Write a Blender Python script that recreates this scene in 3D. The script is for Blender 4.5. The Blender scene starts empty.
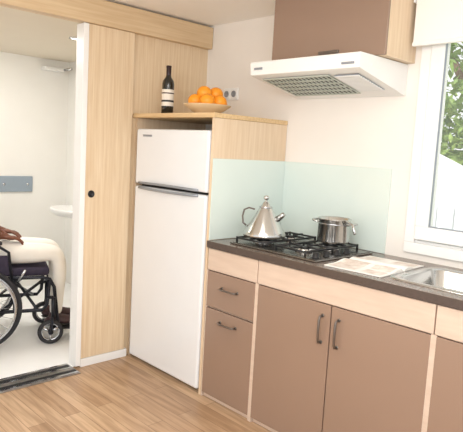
import bpy, bmesh, math, random
from mathutils import Vector, Matrix
random.seed(4)
scn=bpy.context.scene
scn.view_settings.view_transform='Standard'

# ---------------------------------------------------------------- materials
def lin(c):
    o=[]
    for v in c:
        v/=255.0
        o.append(v/12.92 if v<=.04045 else ((v+.055)/1.055)**2.4)
    return (o[0],o[1],o[2],1)
def mat(name,col,rough=.5,metal=0,noise=0.04,scale=6,spec=.5,coat=0,stretch=(1,1,1),bump=0,alpha=1,emit=0,col2=None,trans=0):
    m=bpy.data.materials.new(name);m.use_nodes=True
    nt=m.node_tree;b=nt.nodes['Principled BSDF']
    b.inputs['Roughness'].default_value=rough;b.inputs['Metallic'].default_value=metal
    b.inputs['Specular IOR Level'].default_value=spec
    b.inputs['Coat Weight'].default_value=coat
    b.inputs['Alpha'].default_value=alpha
    b.inputs['Transmission Weight'].default_value=trans
    c=lin(col)
    tc=nt.nodes.new('ShaderNodeTexCoord');mp=nt.nodes.new('ShaderNodeMapping')
    mp.inputs['Scale'].default_value=stretch
    nz=nt.nodes.new('ShaderNodeTexNoise');nz.inputs['Scale'].default_value=scale;nz.inputs['Detail'].default_value=5
    cr=nt.nodes.new('ShaderNodeValToRGB')
    if col2: a=lin(col2);d=c
    else:
        a=tuple(x*(1-noise) for x in c[:3])+(1,);d=tuple(min(1,x*(1+noise)) for x in c[:3])+(1,)
    cr.color_ramp.elements[0].color=a;cr.color_ramp.elements[1].color=d
    cr.color_ramp.elements[0].position=.3;cr.color_ramp.elements[1].position=.7
    L=nt.links.new
    L(tc.outputs['Object'],mp.inputs['Vector']);L(mp.outputs['Vector'],nz.inputs['Vector'])
    L(nz.outputs['Fac'],cr.inputs['Fac']);L(cr.outputs['Color'],b.inputs['Base Color'])
    if bump:
        bp=nt.nodes.new('ShaderNodeBump');bp.inputs['Strength'].default_value=bump;bp.inputs['Distance'].default_value=.002
        L(nz.outputs['Fac'],bp.inputs['Height']);L(bp.outputs['Normal'],b.inputs['Normal'])
    if emit:
        b.inputs['Emission Color'].default_value=c;b.inputs['Emission Strength'].default_value=emit
    return m
def floor_mat():
    m=bpy.data.materials.new('laminate_planks');m.use_nodes=True
    nt=m.node_tree;b=nt.nodes['Principled BSDF'];L=nt.links.new
    tc=nt.nodes.new('ShaderNodeTexCoord')
    br=nt.nodes.new('ShaderNodeTexBrick');br.offset=.37
    br.inputs['Scale'].default_value=1;br.inputs['Brick Width'].default_value=.9;br.inputs['Row Height'].default_value=.095
    br.inputs['Mortar Size'].default_value=.0015;br.inputs['Bias'].default_value=0
    br.inputs['Color1'].default_value=lin((208,178,146));br.inputs['Color2'].default_value=lin((178,145,113));br.inputs['Mortar'].default_value=lin((140,110,84))
    mp=nt.nodes.new('ShaderNodeMapping');mp.inputs['Scale'].default_value=(1.3,17,1)
    nz=nt.nodes.new('ShaderNodeTexNoise');nz.inputs['Scale'].default_value=2.2;nz.inputs['Detail'].default_value=5;nz.inputs['Distortion'].default_value=.8
    cr=nt.nodes.new('ShaderNodeValToRGB');cr.color_ramp.elements[0].position=.34;cr.color_ramp.elements[1].position=.64
    cr.color_ramp.elements[0].color=(.66,.61,.56,1);cr.color_ramp.elements[1].color=(1,1,1,1)
    mx=nt.nodes.new('ShaderNodeMix');mx.data_type='RGBA';mx.blend_type='MULTIPLY';mx.inputs['Factor'].default_value=1
    L(tc.outputs['Object'],br.inputs['Vector']);L(tc.outputs['Object'],mp.inputs['Vector']);L(mp.outputs['Vector'],nz.inputs['Vector'])
    L(nz.outputs['Fac'],cr.inputs['Fac']);L(br.outputs['Color'],mx.inputs['A']);L(cr.outputs['Color'],mx.inputs['B'])
    L(mx.outputs['Result'],b.inputs['Base Color']);b.inputs['Roughness'].default_value=.33
    return m
M_floor=floor_mat()
M_wall=mat('wall_cream',(241,236,229),.6,noise=.02,scale=3)
M_ceil=mat('ceiling_white',(250,249,246),.6,noise=.01)
M_wood=mat('light_wood_v',(232,212,182),.5,scale=3,stretch=(28,28,1.0),col2=(216,190,154),bump=.05)
M_woodp=mat('beige_panel_v',(230,208,180),.45,scale=3,stretch=(22,22,1.0),col2=(218,192,160))
M_woodh=mat('light_wood_h',(220,196,160),.5,scale=3,stretch=(1,1,25),col2=(204,176,138))
M_shelf=mat('shelf_wood',(225,196,150),.45,scale=4,stretch=(1,20,20),col2=(205,172,126))
M_carc=mat('cabinet_frame',(216,196,178),.45,scale=3,stretch=(2,2,14),col2=(206,184,166))
M_taupe=mat('taupe_laminate',(150,125,108),.26,noise=.03,scale=2,spec=.6)
M_dark=mat('countertop_edge',(80,68,62),.35,noise=.1,scale=60)
M_top=mat('countertop_top',(118,105,96),.2,noise=.15,scale=90)
M_white=mat('white_paint',(240,240,238),.35,noise=.01)
M_pvc=mat('white_pvc',(243,243,241),.3,noise=.01)
M_fridge=mat('fridge_enamel',(234,237,240),.2,noise=.01,coat=.3)
M_gap=mat('dark_gap',(50,48,45),.7)
M_grey=mat('grey_plastic',(150,156,165),.35,metal=.3)
M_mesh=mat('hood_filter',(190,196,186),.4,metal=.2)
M_steel=mat('brushed_steel',(205,205,203),.2,metal=1,noise=.05,scale=8)
M_hand=mat('handle_metal',(120,112,106),.35,metal=.8)
M_black=mat('black_iron',(28,28,30),.45)
M_hob=mat('hob_steel',(130,126,122),.25,metal=.9)
M_splash=mat('aqua_glass',(219,231,225),.12,noise=.01,coat=.5)
M_blind=mat('blind_fabric',(246,243,238),.8,noise=.01)
M_pane=mat('window_glass',(240,248,250),.02,alpha=.06)
M_tile=mat('bath_floor',(246,246,245),.3,noise=.02)
M_bath=mat('bath_wall',(241,240,235),.5,noise=.01)
M_bceil=mat('bath_ceiling',(232,222,204),.6,noise=.01)
M_panel=mat('blue_grey_panel',(148,162,174),.4)
M_alu=mat('aluminium',(170,165,160),.3,metal=.9,noise=.2,scale=20)
M_orange=mat('orange_peel',(246,156,36),.45,noise=.12,scale=40,bump=.3)
M_plate=mat('plate_wood',(230,204,164),.5)
M_bottle=mat('dark_bottle_glass',(22,24,20),.1,coat=.6)
M_label=mat('bottle_label',(235,228,215),.6)
M_capsule=mat('bottle_capsule',(40,16,20),.35)
M_paper=mat('magazine_paper',(242,240,235),.5,noise=.02)
M_photo=mat('magazine_print',(205,185,172),.4,noise=.3,scale=30,col2=(240,233,224))
M_tyre=mat('rubber_tyre',(38,38,42),.7)
M_frame=mat('chair_frame',(36,38,46),.3,metal=.5)
M_chrome=mat('chrome',(200,202,206),.15,metal=1)
M_cush=mat('purple_cushion',(50,43,62),.8,noise=.15,scale=40)
M_skin=mat('brown_skin',(112,66,46),.5,noise=.06,scale=20)
M_shirt=mat('dark_shirt',(48,42,50),.8,noise=.1,scale=20)
M_trs=mat('white_trousers',(240,236,228),.8,noise=.04,scale=8,bump=.5)
M_shoe=mat('dark_shoe',(70,46,48),.5)
M_sole=mat('shoe_sole',(30,28,28),.7)
M_hair=mat('black_hair',(18,15,14),.8,noise=.3,scale=60)
M_eye=mat('eye_white',(230,226,220),.2)
M_leaf=mat('leaves',(150,172,88),.6,noise=.5,scale=1.5,col2=(84,112,50))
M_bark=mat('bark',(130,104,80),.9,noise=.3,scale=10)
M_grass=mat('grass',(150,166,110),.9,noise=.3)
M_canvas=mat('canvas',(214,216,218),.8,noise=.04)

# ---------------------------------------------------------------- builder
class B:
    def __init__(s,name): s.name=name;s.bm=bmesh.new();s.mats=[]
    def mi(s,m):
        if m not in s.mats: s.mats.append(m)
        return s.mats.index(m)
    def add(s,t,m,M=None,smooth=False):
        if M is not None: t.transform(M)
        i=s.mi(m)
        for f in t.faces: f.material_index=i;f.smooth=smooth
        me=bpy.data.meshes.new('t');t.to_mesh(me);t.free();s.bm.from_mesh(me);bpy.data.meshes.remove(me);return s
    def box(s,x0,x1,y0,y1,z0,z1,m,bev=0,M=None,seg=2):
        t=bmesh.new();bmesh.ops.create_cube(t,size=1)
        for v in t.verts: v.co=Vector(((x0+x1)/2+v.co.x*(x1-x0),(y0+y1)/2+v.co.y*(y1-y0),(z0+z1)/2+v.co.z*(z1-z0)))
        if bev: bmesh.ops.bevel(t,geom=t.edges[:],offset=bev,segments=seg,affect='EDGES',profile=.5)
        bmesh.ops.recalc_face_normals(t,faces=t.faces[:])
        return s.add(t,m,M,False)
    def lathe(s,prof,m,M=None,seg=32,smooth=True,close=False):
        t=bmesh.new();rings=[]
        for r,z in prof:
            if r<1e-6: rings.append([t.verts.new((0,0,z))])
            else: rings.append([t.verts.new((r*math.cos(2*math.pi*k/seg),r*math.sin(2*math.pi*k/seg),z)) for k in range(seg)])
        pr=list(zip(rings,rings[1:]))
        if close: pr.append((rings[-1],rings[0]))
        for a,b in pr:
            for k in range(seg):
                k2=(k+1)%seg
                if len(a)==1 and len(b)==1: continue
                if len(a)==1: t.faces.new((a[0],b[k2],b[k]))
                elif len(b)==1: t.faces.new((a[k],a[k2],b[0]))
                else: t.faces.new((a[k],a[k2],b[k2],b[k]))
        bmesh.ops.recalc_face_normals(t,faces=t.faces[:])
        return s.add(t,m,M,smooth)
    def torus(s,R,r,m,M=None,seg=40,ms=10):
        return s.lathe([(R+r*math.cos(2*math.pi*k/ms),r*math.sin(2*math.pi*k/ms)) for k in range(ms)],m,M,seg,True,True)
    def tube(s,pts,r,m,M=None,seg=10,closed=False):
        pts=[Vector(p) for p in pts];n=len(pts)
        rad=r if isinstance(r,(list,tuple)) else [r]*n
        t=bmesh.new();rings=[];N=None
        for i,p in enumerate(pts):
            if closed: tg=(pts[(i+1)%n]-pts[i-1]).normalized()
            else: tg=(pts[min(i+1,n-1)]-pts[max(i-1,0)]).normalized()
            if N is None:
                N=tg.orthogonal().normalized()
            else:
                N=(N-tg*N.dot(tg)).normalized()
            Bn=tg.cross(N)
            rings.append([t.verts.new(p+(N*math.cos(2*math.pi*k/seg)+Bn*math.sin(2*math.pi*k/seg))*rad[i]) for k in range(seg)])
        rg=range(n) if closed else range(n-1)
        for i in rg:
            a=rings[i];b=rings[(i+1)%n]
            for k in range(seg): t.faces.new((a[k],a[(k+1)%seg],b[(k+1)%seg],b[k]))
        if not closed:
            t.faces.new(rings[0][::-1]);t.faces.new(rings[-1])
        bmesh.ops.recalc_face_normals(t,faces=t.faces[:])
        return s.add(t,m,M,True)
    def sphere(s,c,rx,ry,rz,m,M=None,u=24,v=16,fn=None):
        t=bmesh.new();bmesh.ops.create_uvsphere(t,u_segments=u,v_segments=v,radius=1)
        for q in t.verts:
            co=q.co.copy()
            if fn: co=fn(co)
            q.co=Vector((c[0]+co.x*rx,c[1]+co.y*ry,c[2]+co.z*rz))
        return s.add(t,m,M,True)
    def prism(s,poly,axis,a,b,m,M=None):
        def P(u,v,w):
            return (w,u,v) if axis==0 else ((u,w,v) if axis==1 else (u,v,w))
        t=bmesh.new();A=[t.verts.new(P(u,v,a)) for u,v in poly];C=[t.verts.new(P(u,v,b)) for u,v in poly]
        t.faces.new(A);t.faces.new(C[::-1]);n=len(poly)
        for i in range(n): t.faces.new((A[i],C[i],C[(i+1)%n],A[(i+1)%n]))
        bmesh.ops.recalc_face_normals(t,faces=t.faces[:])
        return s.add(t,m,M,False)
    def done(s,parent=None,loc=None,rotz=0):
        me=bpy.data.meshes.new(s.name);s.bm.to_mesh(me);s.bm.free()
        for m in s.mats: me.materials.append(m)
        o=bpy.data.objects.new(s.name,me);scn.collection.objects.link(o)
        if loc: o.location=loc
        o.rotation_euler=(0,0,rotz)
        if parent: o.parent=parent
        return o
def empty(name,loc=(0,0,0),rotz=0):
    o=bpy.data.objects.new(name,None);scn.collection.objects.link(o);o.location=loc;o.rotation_euler=(0,0,rotz);o.empty_display_size=.1;return o
def T(x,y,z): return Matrix.Translation((x,y,z))
def R(a,ax): return Matrix.Rotation(a,4,ax)
def S(x,y,z): return Matrix.Diagonal((x,y,z,1))

W=.785;D=.602;HC=.9
# ---------------------------------------------------------------- room shell
CZ=2.25
B('floor').box(0,4.3,-3.8,.06,-.05,0,M_floor).done()
B('floor_bathroom').box(-2.1,0,-2.4,.06,-.05,0,M_tile).done()
b=B('wall_back')
b.box(-2.1,0,0,.06,0,CZ,M_bath)
b.box(0,1.655,0,.06,0,CZ,M_wall)
b.box(1.655,2.75,0,.06,0,.95,M_wall);b.box(1.655,2.75,0,.06,2.12,CZ,M_wall);b.box(2.75,4.3,0,.06,0,CZ,M_wall)
b.done()
b=B('wall_left')
b.box(-.06,0,-.95,0,0,CZ,M_wood);b.box(-.06,0,-2.0,-.95,2.1,CZ,M_wood);b.box(-.06,0,-3.8,-2.0,0,CZ,M_wood)
b.done()
B('wall_bathroom_far').box(-2.1,-2.04,-2.4,0,0,CZ,M_bath).done()
B('wall_bathroom_front').box(-2.04,-.06,-2.4,-2.34,0,CZ,M_bath).done()
B('ceiling').box(-.06,4.3,-3.8,.06,CZ,CZ+.05,M_ceil).done()
B('ceiling_bathroom').box(-2.04,-.06,-2.34,0,2.15,2.2,M_bceil).done()
# sliding door, rail and trims
b=B('door_1')
b.box(.005,.03,-.95,-.63,.055,2.09,M_wood)
b.box(.0,.036,-.982,-.948,.012,2.09,M_pvc,.003)
b.lathe([(0,.0),(.017,.0),(.017,.004),(.022,.004),(.022,0)],M_black,T(.031,-.905,1.09)@R(math.pi/2,'Y'),20)
b.done()
B('trim_1').box(.002,.052,-3.0,-.004,2.092,2.236,M_woodh,.003).done()      # rail pelmet
B('baseboard_left').box(.002,.034,-.946,-.61,.0,.052,M_pvc,.003).done()
b=B('door_threshold');b.box(-.06,.12,-1.98,-.99,.0005,.006,M_alu,.002)
for i,m in enumerate((M_chrome,M_black,M_chrome,M_alu,M_black,M_chrome)): b.box(-.055+i*.029,-.034+i*.029,-1.97,-1.0,.006,.010,m,.001)  # chrome and black ribs put bright and dark reflections into the strip's colour
b.done()
b=B('trim_2');b.box(-.062,-.002,-.975,-.952,0,2.09,M_pvc);b.done()
# double wall socket above the shelf
b=B('wall_socket')
b.box(.195,.335,-.010,-.001,1.738,1.818,M_pvc,.003)
for x in(.230,.300):
    b.box(x-.030,x+.030,-.013,-.009,1.748,1.808,M_white,.002)
    b.lathe([(0,.001),(.019,.001),(.021,.003),(.0215,0)],M_grey,T(x,-.0132,1.778)@R(math.pi/2,'X'),20)
b.done()

# ---------------------------------------------------------------- window
b=B('window_1')
x0,x1,z0,z1=1.641,2.77,.935,2.13
def frame(b,x0,x1,z0,z1,w,y0,y1,m):
    b.box(x0,x1,y0,y1,z0,z0+w,m,.004);b.box(x0,x1,y0,y1,z1-w,z1,m,.004)
    b.box(x0,x0+w,y0,y1,z0+w,z1-w,m,.004);b.box(x1-w,x1,y0,y1,z0+w,z1-w,m,.004)
frame(b,x0,x1,z0,z1,.055,-.018,-.002,M_pvc)
frame(b,x0+.018,x1-.018,z0+.018,z1-.018,.05,.0,.055,M_pvc)
xm=(x0+x1)/2
for a,c in((x0+.06,xm+.02),(xm+.022,x1-.06)):
    frame(b,a,c,z0+.075,z1-.07,.068,-.03,.03,M_pvc)
    frame(b,a+.062,c-.062,z0+.14,z1-.13,.008,-.022,.0,M_grey)
    b.box(a+.06,c-.06,.002,.006,z0+.13,z1-.13,M_pane)
b.box(xm-.03,xm-.015,-.05,-.03,1.45,1.5,M_pvc,.003);b.box(xm-.028,xm-.016,-.06,-.048,1.38,1.5,M_pvc,.004)
b.done()
b=B('roller_blind')
b.box(1.625,2.8,-.075,-.070,1.975,2.235,M_blind);b.box(1.622,2.803,-.082,-.063,1.957,1.977,M_white,.004)
b.tube([(1.625,-.045,2.2),(2.80,-.045,2.2)],.025,M_blind,seg=20)
b.box(1.612,1.62,-.085,-.001,2.165,2.238,M_white,.002);b.box(2.81,2.818,-.085,-.001,2.165,2.238,M_white,.002)
b.done()
# ---------------------------------------------------------------- outdoors
B('ground_outside').box(-12,14,.1,16,-.6,-.55,M_grass).done()
b=B('garden_tree')
b.tube([(.75,3.2,-.56),(.72,3.2,.5),(.8,3.25,1.4),(.7,3.3,2.2),(.55,3.3,3.2)],[.14,.12,.10,.08,.04],M_bark)
b.tube([(.8,3.25,1.4),(1.1,3.1,1.9),(1.3,3.0,2.6)],[.06,.05,.02],M_bark)
b.tube([(.72,3.28,1.8),(.3,3.3,2.3),(.0,3.2,2.9)],[.06,.045,.02],M_bark)
t=bmesh.new()
def leaves(t,c,rad,n,sz):
    for i in range(n):
        while True:
            p=Vector([random.uniform(-1,1) for _ in range(3)])
            if p.length<1: break
        p=Vector((c[0]+p.x*rad[0],c[1]+p.y*rad[1],c[2]+p.z*rad[2]))
        q=Matrix.Rotation(random.uniform(0,6.3),3,Vector([random.uniform(-1,1) for _ in range(3)]).normalized())
        s_=sz*random.uniform(.6,1.3)
        t.faces.new([t.verts.new(p+q@Vector(v)*s_) for v in ((-1,0,0),(0,-.45,0.1),(1,0,0),(0,.45,.1))])
leaves(t,(.7,3.2,2.5),(1.5,1,1.05),2800,.065)
b.add(t,M_leaf);b.done()
b=B('hedge');t=bmesh.new();leaves(t,(-.8,6.0,.9),(5,.9,1.5),7000,.11);b.add(t,M_leaf)
b.prism([(-5.4,-.55),(3.8,-.55),(3.6,1.6),(-5.2,1.6)],1,5.8,6.2,M_leaf);b.done()
b=B('canvas_tent')
b.prism([(-.6,-.55),(1.5,-.55),(1.5,1.05),(.45,1.5),(-.6,1.05)],1,2.0,2.6,M_canvas)
for i in range(14): b.tube([(-.55+i*.155,1.99,-.5),(-.55+i*.155,1.985,1.04)],.02,M_canvas,seg=6)
b.done()

# ---------------------------------------------------------------- fridge housing
SH=1.60
b=B('fridge_housing')
b.box(.768,W,-D,-.004,.001,SH-.027,M_woodp,.001)
b.box(.004,W+.004,-D-.006,-.004,SH-.026,SH,M_shelf,.002)
b.box(.004,.018,-D+.02,-.004,.001,SH-.027,M_woodp)
b.done()
# refrigerator
b=B('refrigerator')
fx0,fx1=.058,.757;fz=1.505
b.box(fx0+.004,fx1-.004,-.545,-.05,.025,fz-.004,M_fridge,.004)
b.box(fx0,fx1,-.61,-.552,1.160,fz,M_fridge,.014,seg=4)
b.box(fx0,fx1,-.61,-.552,.025,1.146,M_fridge,.014,seg=4)
b.box(fx0+.01,fx1-.01,-.56,-.54,.04,fz-.02,M_gap)
b.box(fx0+.02,fx1-.02,-.555,-.50,.008,.045,M_white,.003)
for hz,s in((1.168,1),(1.138,-1)):
    pts=[];n=14
    for i in range(n+1):
        u=i/n; pts.append((fx0+.05+u*.58,-.612-.018*math.sin(math.pi*u)**.4,hz+0.004*s*math.sin(math.pi*u)))
    b.tube(pts,.0075,M_grey,seg=8)
b.box(fx0+.075,fx0+.17,-.6125,-.6105,1.457,1.469,M_grey)
for x in(.1,.71):
    for y in(-.5,-.1): b.lathe([(0,0.0005),(.018,0.0005),(.018,.03),(0,.03)],M_black,T(x,y,0),12)
b.done()
# bottle
b=B('wine_bottle')
Mx=T(.222,-.50,SH+.001)
b.lathe([(0,0),(.034,0),(.0375,.004),(.0375,.185),(.034,.205),(.020,.225),(.0145,.24),(.0142,.285),(.0155,.286),(.0155,.296),(0,.296)],M_bottle,Mx)
b.lathe([(.0379,.05),(.0381,.051),(.0381,.15),(.0379,.151)],M_label,Mx)
b.lathe([(.0382,.125),(.0384,.126),(.0384,.131),(.0382,.132)],M_capsule,Mx)
b.lathe([(.0382,.075),(.0384,.076),(.0384,.086),(.0382,.087)],M_gap,Mx)
b.lathe([(.0150,.235),(.0152,.285),(.0163,.286),(.0163,.297),(0,.298)],M_capsule,Mx)
b.done()
# bowl of oranges
fb=empty('bowl_of_oranges')
b=B('bowl')
Mx=T(.545,-.45,SH+.001)
b.lathe([(0,0),(.055,0),(.060,.004),(.10,.026),(.138,.052),(.141,.056),(.135,.057),(.10,.036),(.06,.014),(0,.010)],M_plate,Mx,48)
b.done(fb)
b=B('oranges')
r=.044
def orange(x,y,z,r):
    b.sphere((.545+x,-.45+y,SH+z),r,r,r*.94,M_orange,u=24,v=16)
    b.lathe([(0,.0005),(.004,.0003),(.004,-.001)],M_leaf,T(.545+x,-.45+y,SH+z+r*.94),8)
for i in range(6):
    a=i*math.pi/3+.3;orange(.081*math.cos(a),.081*math.sin(a),.074,r*(.97+.05*(i%2)))
orange(0,0,.064,r*.9)
for i in range(3):
    a=i*2.09+.9;orange(.046*math.cos(a),.046*math.sin(a),.122,r*.98)
b.done(fb)

# ---------------------------------------------------------------- base cabinets
g1,g2,g3,g4=1.177,1.644,2.128,2.62
zt=.734
cab=empty('base_cabinet')
b=B('carcass')
b.box(W+.004,3.0,-.584,-.03,.001,.70,M_carc)
b.box(W+.004,3.0,-.584,-.50,.70,.86,M_carc);b.box(W+.004,W+.03,-.50,-.03,.70,.86,M_carc);b.box(2.97,3.0,-.50,-.03,.70,.86,M_carc)
b.done(cab)
b=B('top_fascia')
xs=[W+.006,g1,g3,3.0]
for a,c in zip(xs,xs[1:]): b.box(a+.003,c-.003,-.602,-.586,zt+.006,.858,M_carc,.0015)
b.done(cab)
b=B('stiles')
for g in(g1,g3,g4): b.box(g-.012,g+.012,-.601,-.585,.002,zt+.004,M_carc)
b.box(W+.004,W+.012,-.601,-.585,.002,zt+.004,M_carc)
b.done(cab)
def front(n,a,c,z0,z1): B(n).box(a,c,-.604,-.586,z0,z1,M_taupe,.002).done(cab)
front('drawer_1',W+.014,g1-.012,.535,zt)
front('drawer_2',W+.014,g1-.012,.03,.525)
front('cupboard_door_1',g1+.012,g2-.003,.03,zt)
front('cupboard_door_2',g2+.003,g3-.012,.03,zt)
front('cupboard_door_3',g3+.012,g4-.012,.03,zt)
front('cupboard_door_4',g4+.012,2.99,.03,zt)
def handle(b,p,q):
    p=Vector(p);q=Vector(q);o=Vector((0,-.024,0));d=(q-p)
    b.tube([p,p+o*.8+d*.02,p+o+d*.12,p+o*1.05+d*.5,q+o-d*.12,q+o*.8-d*.02,q],.0055,M_hand,seg=8)
    for r_ in(p,q): b.lathe([(0,-.002),(.009,-.002),(.009,.001),(0,.001)],M_hand,T(*r_)@R(math.pi/2,'X'),12)
b=B('handles')
cx=(W+g1)/2
handle(b,(cx-.06,-.606,.655),(cx+.06,-.606,.655));handle(b,(cx-.06,-.606,.465),(cx+.06,-.606,.465))
handle(b,(g2-.045,-.606,.555),(g2-.045,-.606,.68));handle(b,(g2+.045,-.606,.555),(g2+.045,-.606,.68))
handle(b,(g4-.06,-.606,.555),(g4-.06,-.606,.68))
b.done(cab)
# countertop
sx0,sx1,sy0,sy1=1.88,2.36,-.49,-.12
b=B('countertop')
def slab(a,c,y0,y1):
    b.box(a,c,y0,y1,.863,.8985,M_dark);b.box(a,c,y0,y1,.8985,.9,M_top)
slab(W+.002,3.0,-.612,sy0);slab(W+.002,3.0,sy1,-.002);slab(W+.002,sx0,sy0,sy1);slab(sx1,3.0,sy0,sy1)
b.done()
b=B('glass_backsplash')
b.box(W+.001,W+.006,-.600,-.008,.902,1.353,M_splash,.001)
b.box(W+.001,1.53,-.008,-.002,.902,1.353,M_splash,.001)
b.done()
# sink
b=B('kitchen_sink')
def rr(cx,cy,hx,hy,r,z,n=6):
    o=[]
    for sx,sy,a0 in((1,1,0),(-1,1,90),(-1,-1,180),(1,-1,270)):
        for k in range(n+1):
            a=math.radians(a0+90*k/n);o.append((cx+sx*(hx-r)+r*math.cos(a),cy+sy*(hy-r)+r*math.sin(a),z))
    return o
cx,cy=(sx0+sx1)/2,(sy0+sy1)/2
t=bmesh.new();L=[]
for hx,hy,r,z in((.275,.222,.07,.9005),(.273,.220,.07,.905),(.245,.19,.07,.905),(.236,.182,.065,.898),(.225,.17,.06,.80),(.19,.14,.05,.78),(.04,.04,.039,.776)):
    L.append([t.verts.new(p) for p in rr(cx,cy,hx,hy,r,z)])
for a,c in zip(L,L[1:]):
    n=len(a)
    for k in range(n): t.faces.new((a[k],a[(k+1)%n],c[(k+1)%n],c[k]))
t.faces.new(L[-1]);bmesh.ops.recalc_face_normals(t,faces=t.faces[:]);b.add(t,M_steel,None,True)
b.lathe([(0,.778),(.035,.778),(.038,.780),(.030,.782),(0,.779)],M_chrome,T(cx,cy,0))
b.done()
b=B('mixer_tap')
b.lathe([(.0,.901),(.026,.901),(.026,.91),(.018,.915),(.016,.99),(0,.995)],M_chrome,T(cx,-.055,0))
b.tube([(cx,-.055,.95),(cx,-.06,1.08),(cx,-.10,1.13),(cx,-.17,1.14),(cx,-.22,1.12),(cx,-.23,1.09)],.010,M_chrome)
b.tube([(cx,-.055,.99),(cx+.05,-.06,1.03)],.006,M_chrome)
b.done()

# ---------------------------------------------------------------- hob
b=B('gas_hob')
hx0,hx1,hy0,hy1=.915,1.50,-.560,-.070
b.box(hx0,hx1,hy0,hy1,.901,.909,M_hob,.003)
b.box(hx0+.012,hx1-.012,hy0+.012,hy1-.012,.909,.911,M_hob)
burn=[(1.03,-.415,.045),(1.03,-.19,.036),(1.315,-.415,.036),(1.315,-.19,.045)]
for x,y,r in burn:
    b.lathe([(0,.911),(r+.012,.911),(r+.010,.918),(r,.924),(r,.928),(0,.930)],M_steel,T(x,y,0),24)
    b.lathe([(0,.929),(r-.006,.929),(r-.006,.935),(0,.937)],M_black,T(x,y,0),24)
for x0_,x1_ in((.935,1.125),(1.22,1.41)):
    for y in(-.525,-.305,-.085):
        b.tube([(x0_,y,.934),(x1_,y,.934)],.0055,M_black,seg=6)
    for x in(x0_,x1_):
        b.tube([(x,-.525,.934),(x,-.085,.934)],.0055,M_black,seg=6)
        for y in(-.525,-.305,-.085): b.tube([(x,y,.911),(x,y,.940)],.006,M_black,seg=6)
    xm_=(x0_+x1_)/2
    for y in(-.415,-.19):
        for dx,dy in((1,0),(-1,0),(0,1),(0,-1)):
            b.tube([(xm_+dx*.022,y+dy*.022,.939),(xm_+dx*.095,y+dy*(.105),.939)],.0055,M_black,seg=6)
for i in range(4):
    b.lathe([(0,.911),(.019,.911),(.019,.915),(.015,.917),(.013,.938),(0,.939)],M_black,T(1.455,-.50+i*.085,0),18)
b.done()
# kettle : conical, knob on top, loop handle and spout
b=B('whistling_kettle')
Mx=T(1.03,-.415,.946)@S(1.1,1.1,1.04)
b.lathe([(0,0),(.098,0),(.106,.006),(.107,.016),(.098,.032),(.032,.150),(.028,.155),(.026,.160),(.012,.182),(.006,.186),(.006,.192),(.013,.198),(.015,.206),(.011,.214),(0,.217)],M_steel,Mx,48)
b.lathe([(.031,.152),(.034,.155),(.031,.158)],M_chrome,Mx,48)
b.tube([(.045,.04,.095),(.066,.052,.118),(.074,.058,.128)],[.016,.013,.010],M_steel,Mx,12)
b.tube([(-.045,-.03,.14),(-.070,-.046,.146),(-.090,-.058,.134),(-.096,-.062,.10),(-.092,-.060,.065),(-.078,-.052,.052)],.0045,M_hand,Mx,10)
b.done()
# saucepan
b=B('saucepan')
Mx=T(1.325,-.19,.946)
b.lathe([(0,0),(.078,0),(.084,.005),(.085,.012),(.085,.122),(.090,.127),(.089,.129),(.083,.126),(.082,.012),(0,.008)],M_steel,Mx,48)
b.lathe([(.0853,.10),(.0865,.102),(.0853,.104)],M_chrome,Mx,48)
for s,a in((1,0.05),(-1,0.05)):
    Mh=Mx@R(a,'Z')
    b.tube([(s*.082,-.028,.10),(s*.115,-.030,.108),(s*.128,-.018,.110),(s*.130,0,.110),(s*.128,.018,.110),(s*.115,.030,.108),(s*.082,.028,.10)],.005,M_steel,Mh,8)
b.tube([(.08,-.03,.11),(.12,-.05,.125),(.165,-.07,.115),(.19,-.085,.075)],[.005,.006,.007,.007],M_steel,Mx,8)
b.done()
# magazine (open)
b=B('open_magazine')
Mx=T(1.69,-.35,.9012)@R(.06,'Z')
t=bmesh.new();N=16
def zp(v): 
    u=abs(v);return .004+.012*math.exp(-((u-.04)/.05)**2)-.008*math.exp(-(u/.012)**2)
top=[];bot=[]
for i in range(2*N+1):
    y=-.21+.42*i/(2*N)
    top.append([t.verts.new((x,y,zp(y))) for x in(-.145,.145)]);bot.append([t.verts.new((x,y,0)) for x in(-.145,.145)])
for i in range(2*N):
    t.faces.new((top[i][0],top[i][1],top[i+1][1],top[i+1][0]));t.faces.new((bot[i][0],bot[i+1][0],bot[i+1][1],bot[i][1]))
    for k in(0,1): t.faces.new((top[i][k],bot[i][k],bot[i+1][k],top[i+1][k]))
for i in(0,2*N): t.faces.new((top[i][0],top[i][1],bot[i][1],bot[i][0]))
bmesh.ops.recalc_face_normals(t,faces=t.faces[:]);b.add(t,M_paper,Mx,False)
def patch(x0,x1,y0,y1,m):
    t=bmesh.new();n=8;rw=[]
    for i in range(n+1):
        y=y0+(y1-y0)*i/n;rw.append([t.verts.new((x,y,zp(y)+.0006)) for x in(x0,x1)])
    for i in range(n): t.faces.new((rw[i][0],rw[i][1],rw[i+1][1],rw[i+1][0]))
    b.add(t,m,Mx)
patch(-.13,.0,-.195,-.03,M_photo);patch(.03,.13,-.195,-.12,M_photo);patch(.03,.13,-.105,-.03,M_photo)
patch(-.13,-.05,.03,.195,M_photo);patch(.02,.13,.12,.195,M_photo)
b.done()

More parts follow.
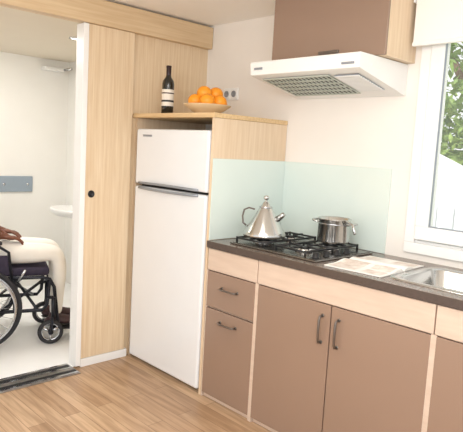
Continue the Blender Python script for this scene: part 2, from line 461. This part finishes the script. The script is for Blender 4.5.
# ---------------------------------------------------------------- range hood
b=B('range_hood')
h0,h1,Dh=.863,1.566,.425
b.prism([(-.002,1.884),(-Dh,1.884),(-Dh-.004,1.878),(-Dh,1.815),(-Dh+.006,1.812),(-.002,1.728)],0,h0,h1,M_white)
ang=math.atan2(.084,.425)
Mh=T(0,-.002,1.728)@R(-ang,'X')
b.box(h0+.05,h1-.22,-.37,-.09,-.003,-.0005,M_gap,0,Mh)
nx=16
for i in range(nx+1):
    x=h0+.05+(h1-.22-h0-.05)*i/nx;b.box(x-.004,x+.004,-.37,-.09,-.007,-.002,M_mesh,0,Mh)
for y in(-.372,-.315,-.26,-.205,-.15,-.088): b.box(h0+.045,h1-.215,y-.006,y+.006,-.008,-.002,M_mesh,0,Mh)
b.box(h1-.19,h1-.05,-.36,-.12,-.006,-.001,M_grey,.001,Mh)
for i in range(12): 
    y=-.35+i*.02;b.box(h1-.19,h1-.05,y-.006,y+.006,-.010,-.004,M_white,0,Mh)
b.box(h1-.10,h1-.03,-Dh-.006,-Dh+.002,1.832,1.842,M_grey)
b.box(h0+.03,h0+.09,-Dh-.006,-Dh+.002,1.840,1.852,M_grey)
b.box(h1+.0002,h1+.003,-.33,-.25,1.83,1.85,M_white,.001)
b.done()
# wall cabinet above the hood
cb=empty('wall_cabinet')
B('carcass_box').box(.885,1.603,-.268,-.003,1.888,2.246,M_woodp).done(cb)
B('flap_door').box(.883,1.605,-.286,-.270,1.890,2.242,M_taupe,.002).done(cb)
b=B('pull');b.box(1.215,1.34,-.296,-.287,1.915,1.932,M_hand,.003);b.done(cb)

# ---------------------------------------------------------------- bathroom things
b=B('wall_mounted_washbasin')
Mx=T(-1.43,-.215,-.02)@S(1.3,1,1)
b.lathe([(0,.755),(.10,.76),(.17,.775),(.20,.80),(.207,.82),(.205,.835),(.195,.836),(.17,.815),(.10,.79),(0,.78)],M_white,Mx,40)
b.box(-1.67,-1.19,-.14,-.001,.75,.82,M_white,.02)
b.tube([(-1.43,-.08,.81),(-1.43,-.08,.90),(-1.43,-.12,.92),(-1.43,-.17,.90)],.011,M_chrome)
b.done()
b=B('shower_wall_panel')
b.box(-2.039,-2.02,-.84,-.35,.91,1.055,M_panel,.006)
for y in(-.80,-.62,-.40): b.lathe([(0,0),(.012,0),(.012,.004),(0,.005)],M_chrome,T(-2.02,y,.98)@R(math.pi/2,'Y'),12)
b.done()
b=B('wall_lamp');b.box(-2.039,-1.95,-.28,-.08,2.04,2.075,M_white,.008);b.tube([(-1.95,-.09,2.06),(-1.87,-.06,2.07)],.012,M_chrome);b.done()
b=B('ceiling_spotlight')
b.lathe([(0,2.149),(.045,2.149),(.045,2.142),(.035,2.14),(.033,2.146),(0,2.146)],M_chrome,T(-.79,-.60,0),24)
b.lathe([(0,2.1455),(.03,2.1455),(.028,2.142),(0,2.141)],mat('lamp_lens',(255,244,220),emit=4),T(-.79,-.60,0),24)
b.done()

# ---------------------------------------------------------------- wheelchair
LOC=(-.793,-1.144,0);RZ=math.radians(-20)
wc=empty('wheelchair',LOC,RZ)
AY,AZ=-.135,.283
b=B('wheels')
for s in(1,-1):
    Mw=T(s*.285,AY,AZ)@R(math.pi/2,'Y')
    b.torus(.266,.016,M_tyre,Mw,56,10);b.torus(.246,.009,M_chrome,Mw,56,8)
    Mp=T(s*.32,AY,AZ)@R(math.pi/2,'Y');b.torus(.238,.008,M_chrome,Mp,56,8)
    b.lathe([(0,-.03),(.028,-.03),(.032,-.01),(.032,.01),(.028,.03),(0,.03)],M_frame,Mw,20)
    for k in range(20):
        a=2*math.pi*k/20+(.1 if k%2 else -.1);a2=2*math.pi*k/20
        b.tube([(s*(.285+(.02 if k%2 else -.02)),AY+.028*math.cos(a),AZ+.028*math.sin(a)),(s*.285,AY+.244*math.cos(a2),AZ+.244*math.sin(a2))],.0016,M_chrome,seg=4)
    for k in range(6):
        a=2*math.pi*k/6;b.tube([(s*.285,AY+.244*math.cos(a),AZ+.244*math.sin(a)),(s*.32,AY+.238*math.cos(a),AZ+.238*math.sin(a))],.004,M_chrome,seg=6)
b.done(wc)
b=B('casters')
for s in(1,-1):
    Mc=T(s*.235,.335,.088)@R(math.pi/2,'Y')
    b.torus(.072,.015,M_tyre,Mc,32,10)
    b.lathe([(0,-.018),(.018,-.018),(.018,.018),(0,.018)],M_frame,Mc,16)
    for k in range(3):
        a=2.1*k+.5;b.tube([(s*.235,.335,.088),(s*.235,.335+.06*math.cos(a),.088+.06*math.sin(a))],.010,M_chrome,seg=8)
    b.torus(.058,.007,M_chrome,Mc,32,8)
    for q in(-.026,.026): b.tube([(s*.235+q,.335,.088),(s*.235+q,.345,.18),(s*.235,.350,.20)],.008,M_frame)
    b.tube([(s*.235,.350,.19),(s*.235,.350,.33)],.014,M_frame)
b.done(wc)
b=B('frame')
for s in(1,-1):
    x=s*.215
    b.tube([(x,-.34,.93),(x,-.30,.93),(x,-.265,.90),(x,-.22,.52),(x,-.18,.22)],.012,M_frame)
    b.tube([(x,-.42,.93),(x,-.32,.93)],.017,M_tyre)
    b.tube([(x,-.21,.47),(x,.27,.47),(x,.325,.455),(x,.355,.40),(x*.92,.385,.15),(x*.85,.40,.11)],.0125,M_frame)
    b.tube([(x,-.18,.24),(x,.28,.24),(x,.31,.28),(x,.325,.455)],.0125,M_frame)
    b.tube([(x,.10,.24),(x,.10,.47)],.010,M_frame)
    b.tube([(x,.02,.25),(x,.28,.45)],.010,M_frame)
    b.tube([(x*1.02,.31,.33),(s*.235,.350,.33)],.012,M_frame)
    b.tube([(x,AY,AZ),(s*.30,AY,AZ)],.010,M_chrome)
    b.tube([(x*1.12,-.18,.47),(x*1.12,-.18,.66),(x*1.12,-.14,.69),(x*1.12,.0,.69),(x*1.12,.06,.65),(x*1.12,.08,.47)],.010,M_frame)
    b.box(s*.238-.022,s*.238+.022,-.18,.02,.700,.722,M_tyre,.009)
    b.box(s*.238-.003,s*.238+.003,-.17,.07,.50,.63,M_cush,.001)
    b.box(min(s*.03,s*.18),max(s*.03,s*.18),.35,.52,.080,.089,M_tyre,.004)
    b.tube([(s*.265,.12,.46),(s*.30,.16,.54)],.008,M_chrome);b.tube([(s*.215,.12,.46),(s*.27,.12,.46)],.008,M_chrome)
b.tube([(-.215,AY,AZ),(.215,AY,AZ)],.012,M_frame);b.tube([(-.215,.25,.24),(.215,.06,.46)],.010,M_frame);b.tube([(.215,.25,.24),(-.215,.06,.46)],.010,M_frame)
b.tube([(-.185,.40,.11),(.185,.40,.11)],.009,M_frame)
b.done(wc)
b=B('upholstery')
b.box(-.20,.20,-.19,.325,.475,.535,M_cush,.02,seg=3)
b.box(-.205,.205,-.300,-.275,.53,.92,M_frame,.01)
b.done(wc)

# ---------------------------------------------------------------- seated person
ps=empty('seated_person',LOC,RZ)
V=[];E=[];Rr=[];reg={}
def nv(p,r,parent=None,rg='shirt'):
    V.append(p);Rr.append(r if isinstance(r,tuple) else (r,r));i=len(V)-1
    if parent is not None: E.append((parent,i));reg[(parent,i)]=rg
    return i
pel=nv((0,-.09,.635),(.145,.105))
bel=nv((0,-.13,.76),(.135,.105),pel,'shirt')
ch=nv((0,-.165,.93),(.155,.105),bel)
uc=nv((0,-.185,1.05),(.12,.09),ch)
nb=nv((0,-.19,1.125),(.062,.06),uc)
nt_=nv((0,-.175,1.20),(.05,.052),nb,'skin')
for s in(1,-1):
    sh=nv((s*.165,-.185,1.065),.062,uc)
    ua=nv((s*.205,-.185,.96),.052,sh)
    el=nv((s*.245,-.155,.83),.042,ua,'skin')
    fa=nv((s*.215,-.08,.79),.040,el,'skin')
    wr=nv((s*.155,.02,.745),.025,fa,'skin')
    hp=nv((s*.10,.0,.625),.088,pel,'trs')
    th=nv((s*.115,.20,.622),.078,hp,'trs')
    kn=nv((s*.12,.375,.622),.066,th,'trs')
    k2=nv((s*.12,.400,.54),.056,kn,'trs')
    sn=nv((s*.11,.392,.36),.050,k2,'trs')
    an=nv((s*.10,.380,.165),.046,sn,'trs')
me=bpy.data.meshes.new('body');me.from_pydata([Vector(v) for v in V],E,[])
o=bpy.data.objects.new('body_src',me);scn.collection.objects.link(o)
sm=o.modifiers.new('s','SKIN');sm.use_smooth_shade=True
for i,d in enumerate(me.skin_vertices[0].data): d.radius=Rr[i];d.use_root=(i==0)
ss=o.modifiers.new('ss','SUBSURF');ss.levels=2;ss.render_levels=2
dg=bpy.context.evaluated_depsgraph_get()
nm=bpy.data.meshes.new_from_object(o.evaluated_get(dg));nm.name='body'
bpy.data.objects.remove(o)
for m in(M_shirt,M_skin,M_trs): nm.materials.append(m)
def dseg(p,a,b_):
    a=Vector(a);b_=Vector(b_);d=b_-a;t_=max(0,min(1,(p-a).dot(d)/d.length_squared));return (p-a-d*t_).length
for f in nm.polygons:
    c=f.center;best=min(reg,key=lambda e:dseg(c,V[e[0]],V[e[1]])-.4*(Rr[e[0]][0]+Rr[e[1]][0])/2)
    rg=reg[best]
    if rg=='shirt' and c.z<.68: rg='trs'
    f.material_index={'shirt':0,'skin':1,'trs':2}[rg];f.use_smooth=True
bo=bpy.data.objects.new('body',nm);scn.collection.objects.link(bo);bo.parent=ps
# head
b=B('head')
HCn=(0,-.155,1.315)
def hf(c):
    x,y,z=c
    k=1.0
    if z<0: k=1-.28*(-z)**1.5
    x*=k
    if z<0: y=y*(1-.12*(-z)) + .10*(-z)*(1 if y>0 else .2)
    return Vector((x,y,z))
b.sphere(HCn,.076,.096,.118,M_skin,u=32,v=24,fn=hf)
hx,hy,hz=HCn
b.sphere((hx,hy-.012,hz+.022),.081,.096,.104,M_hair,u=32,v=20,fn=lambda c:Vector((c.x,c.y if c.y<.35 else .35+(c.y-.35)*.75,max(c.z,-.55 if c.y<.0 else .12+.25*c.y))))
b.tube([(0,hy+.088,hz+.012),(0,hy+.100,hz-.010),(0,hy+.112,hz-.030),(0,hy+.098,hz-.038)],[.008,.010,.014,.008],M_skin)
for s in(1,-1):
    b.sphere((s*.030,hy+.083,hz+.008),.014,.010,.010,M_eye,u=12,v=8);b.sphere((s*.030,hy+.0925,hz+.008),.005,.003,.005,M_hair,u=10,v=6)
    b.tube([(s*.014,hy+.093,hz+.028),(s*.03,hy+.094,hz+.033),(s*.046,hy+.084,hz+.028)],[.003,.004,.002],M_hair)
    b.sphere((s*.077,hy-.004,hz-.005),.008,.018,.030,M_skin,u=12,v=10)
    b.sphere((s*.010,hy+.098,hz-.038),.007,.007,.006,M_skin,u=8,v=6)
ml=mat('lips',(96,48,42),.4)
b.tube([(-.024,hy+.090,hz-.062),(-.01,hy+.099,hz-.058),(0,hy+.100,hz-.060),(.01,hy+.099,hz-.058),(.024,hy+.090,hz-.062)],[.002,.005,.005,.005,.002],ml)
b.tube([(-.022,hy+.090,hz-.064),(0,hy+.099,hz-.070),(.022,hy+.090,hz-.064)],[.002,.006,.002],ml)
b.done(ps)
# hands resting on the thighs
def hand(name,s):
    b=B(name)
    wp=Vector((s*.155,.02,.745));f=Vector((-s*.30,.93,-.22)).normalized()
    n=Vector((0,.2,1)).normalized();sd=f.cross(n).normalized()*(-s)  # thumb (inner) side
    n=sd.cross(f).normalized();n=n if n.z>0 else -n
    def P(a,c,d): return wp+f*a+sd*c+n*d
    t=bmesh.new();bmesh.ops.create_uvsphere(t,u_segments=20,v_segments=12,radius=1)
    for q in t.verts:
        x,y,z=q.co;w=.036+.006*x;q.co=P(.042+x*.052,y*w,z*.016)
    b.add(t,M_skin,None,True)
    b.tube([P(-.03,0,0),P(.0,0,0),P(.03,0,0)],[.025,.023,.018],M_skin)
    for c,l in((.028,.072),(.0095,.080),(-.009,.075),(-.027,.058)):
        b.tube([P(.068,c*.85,.002),P(.088,c,.004),P(.088+l*.42,c*1.15,-.002),P(.088+l*.72,c*1.2,-.016),P(.088+l*.88,c*1.2,-.030),P(.088+l*.90,c*1.2,-.035)],[.009,.0095,.0088,.0080,.0068,.003],M_skin,seg=10)
    b.tube([P(.012,.024,-.004),P(.036,.046,-.010),P(.060,.058,-.016),P(.080,.058,-.022),P(.086,.057,-.024)],[.013,.012,.010,.008,.003],M_skin,seg=10)
    b.done(ps)
hand('hand_right',1);hand('hand_left',-1)
# shoes
for s,nme in((1,'shoe_right'),(-1,'shoe_left')):
    b=B(nme);x=s*.10;yo=-.068
    b.sphere((x,.50+yo,.125),.045,.13,.032,M_shoe,u=24,v=14,fn=lambda c:Vector((c.x*(1.0 if c.y>-.2 else .85),c.y,max(c.z,-.7)+(.55 if c.y<-.25 else .55*max(0,1-(c.y+.25)*1.6))*max(c.z,0))))
    b.tube([(x,.44+yo,.13),(x,.445+yo,.185)],[.042,.040],M_shoe)
    b.sphere((x,.50+yo,.102),.046,.132,.014,M_sole,u=24,v=10,fn=lambda c:Vector((c.x,c.y,max(-.6,min(.6,c.z)))))
    b.done(ps)

# ---------------------------------------------------------------- lights
w=bpy.data.worlds.new('sky');scn.world=w;w.use_nodes=True
bg=w.node_tree.nodes['Background'];bg.inputs[0].default_value=(.96,.98,1,1);bg.inputs[1].default_value=1.15
def area(n,loc,tgt,size,e,col=(1,1,1)):
    l=bpy.data.lights.new(n,'AREA');l.size=size;l.energy=e;l.color=col
    o=bpy.data.objects.new(n,l);scn.collection.objects.link(o);o.location=loc
    o.rotation_euler=(Vector(tgt)-Vector(loc)).to_track_quat('-Z','Y').to_euler();return o
area('room_fill',(2.9,-3.3,2.0),(.9,-.3,1.0),1.6,48,(1,.985,.96))  # added unseen fill from behind the camera, no fixture of the room
area('overhead_fill',(1.9,-1.7,2.2),(1.9,-1.7,0),1.0,16,(1,.98,.95))  # added overhead fill, no lamp hangs here
area('ceiling_fill',(3.4,-2.2,1.7),(1.6,-.6,2.25),.5,12,(1,.98,.96))  # added unseen fill aimed upward to whiten the ceiling
area('bathroom_light',(-1.0,-1.2,2.12),(-1.1,-1.0,0),.8,24,(1,.975,.94))
s=bpy.data.lights.new('sun','SUN');s.energy=5;s.angle=.03;so=bpy.data.objects.new('sun',s);scn.collection.objects.link(so)
so.rotation_euler=Vector((-.6,.75,-1.1)).to_track_quat('-Z','Y').to_euler()
# ---------------------------------------------------------------- camera
y_,p_,r_=.806,.116,.057
F=Vector((-math.sin(y_)*math.cos(p_),math.cos(y_)*math.cos(p_),-math.sin(p_)))
r0=Vector((math.cos(y_),math.sin(y_),0));u0=r0.cross(F)
Rx=r0*math.cos(r_)+u0*math.sin(r_);Ux=-r0*math.sin(r_)+u0*math.cos(r_)
c=bpy.data.cameras.new('camera');c.sensor_fit='HORIZONTAL';c.sensor_width=36;c.lens=564.095/463*36;c.clip_start=.02
co=bpy.data.objects.new('camera',c);scn.collection.objects.link(co)
Mm=Matrix((Rx,Ux,-F)).transposed().to_4x4();Mm.translation=Vector((3.099,-2.654,1.403));co.matrix_world=Mm
scn.camera=co
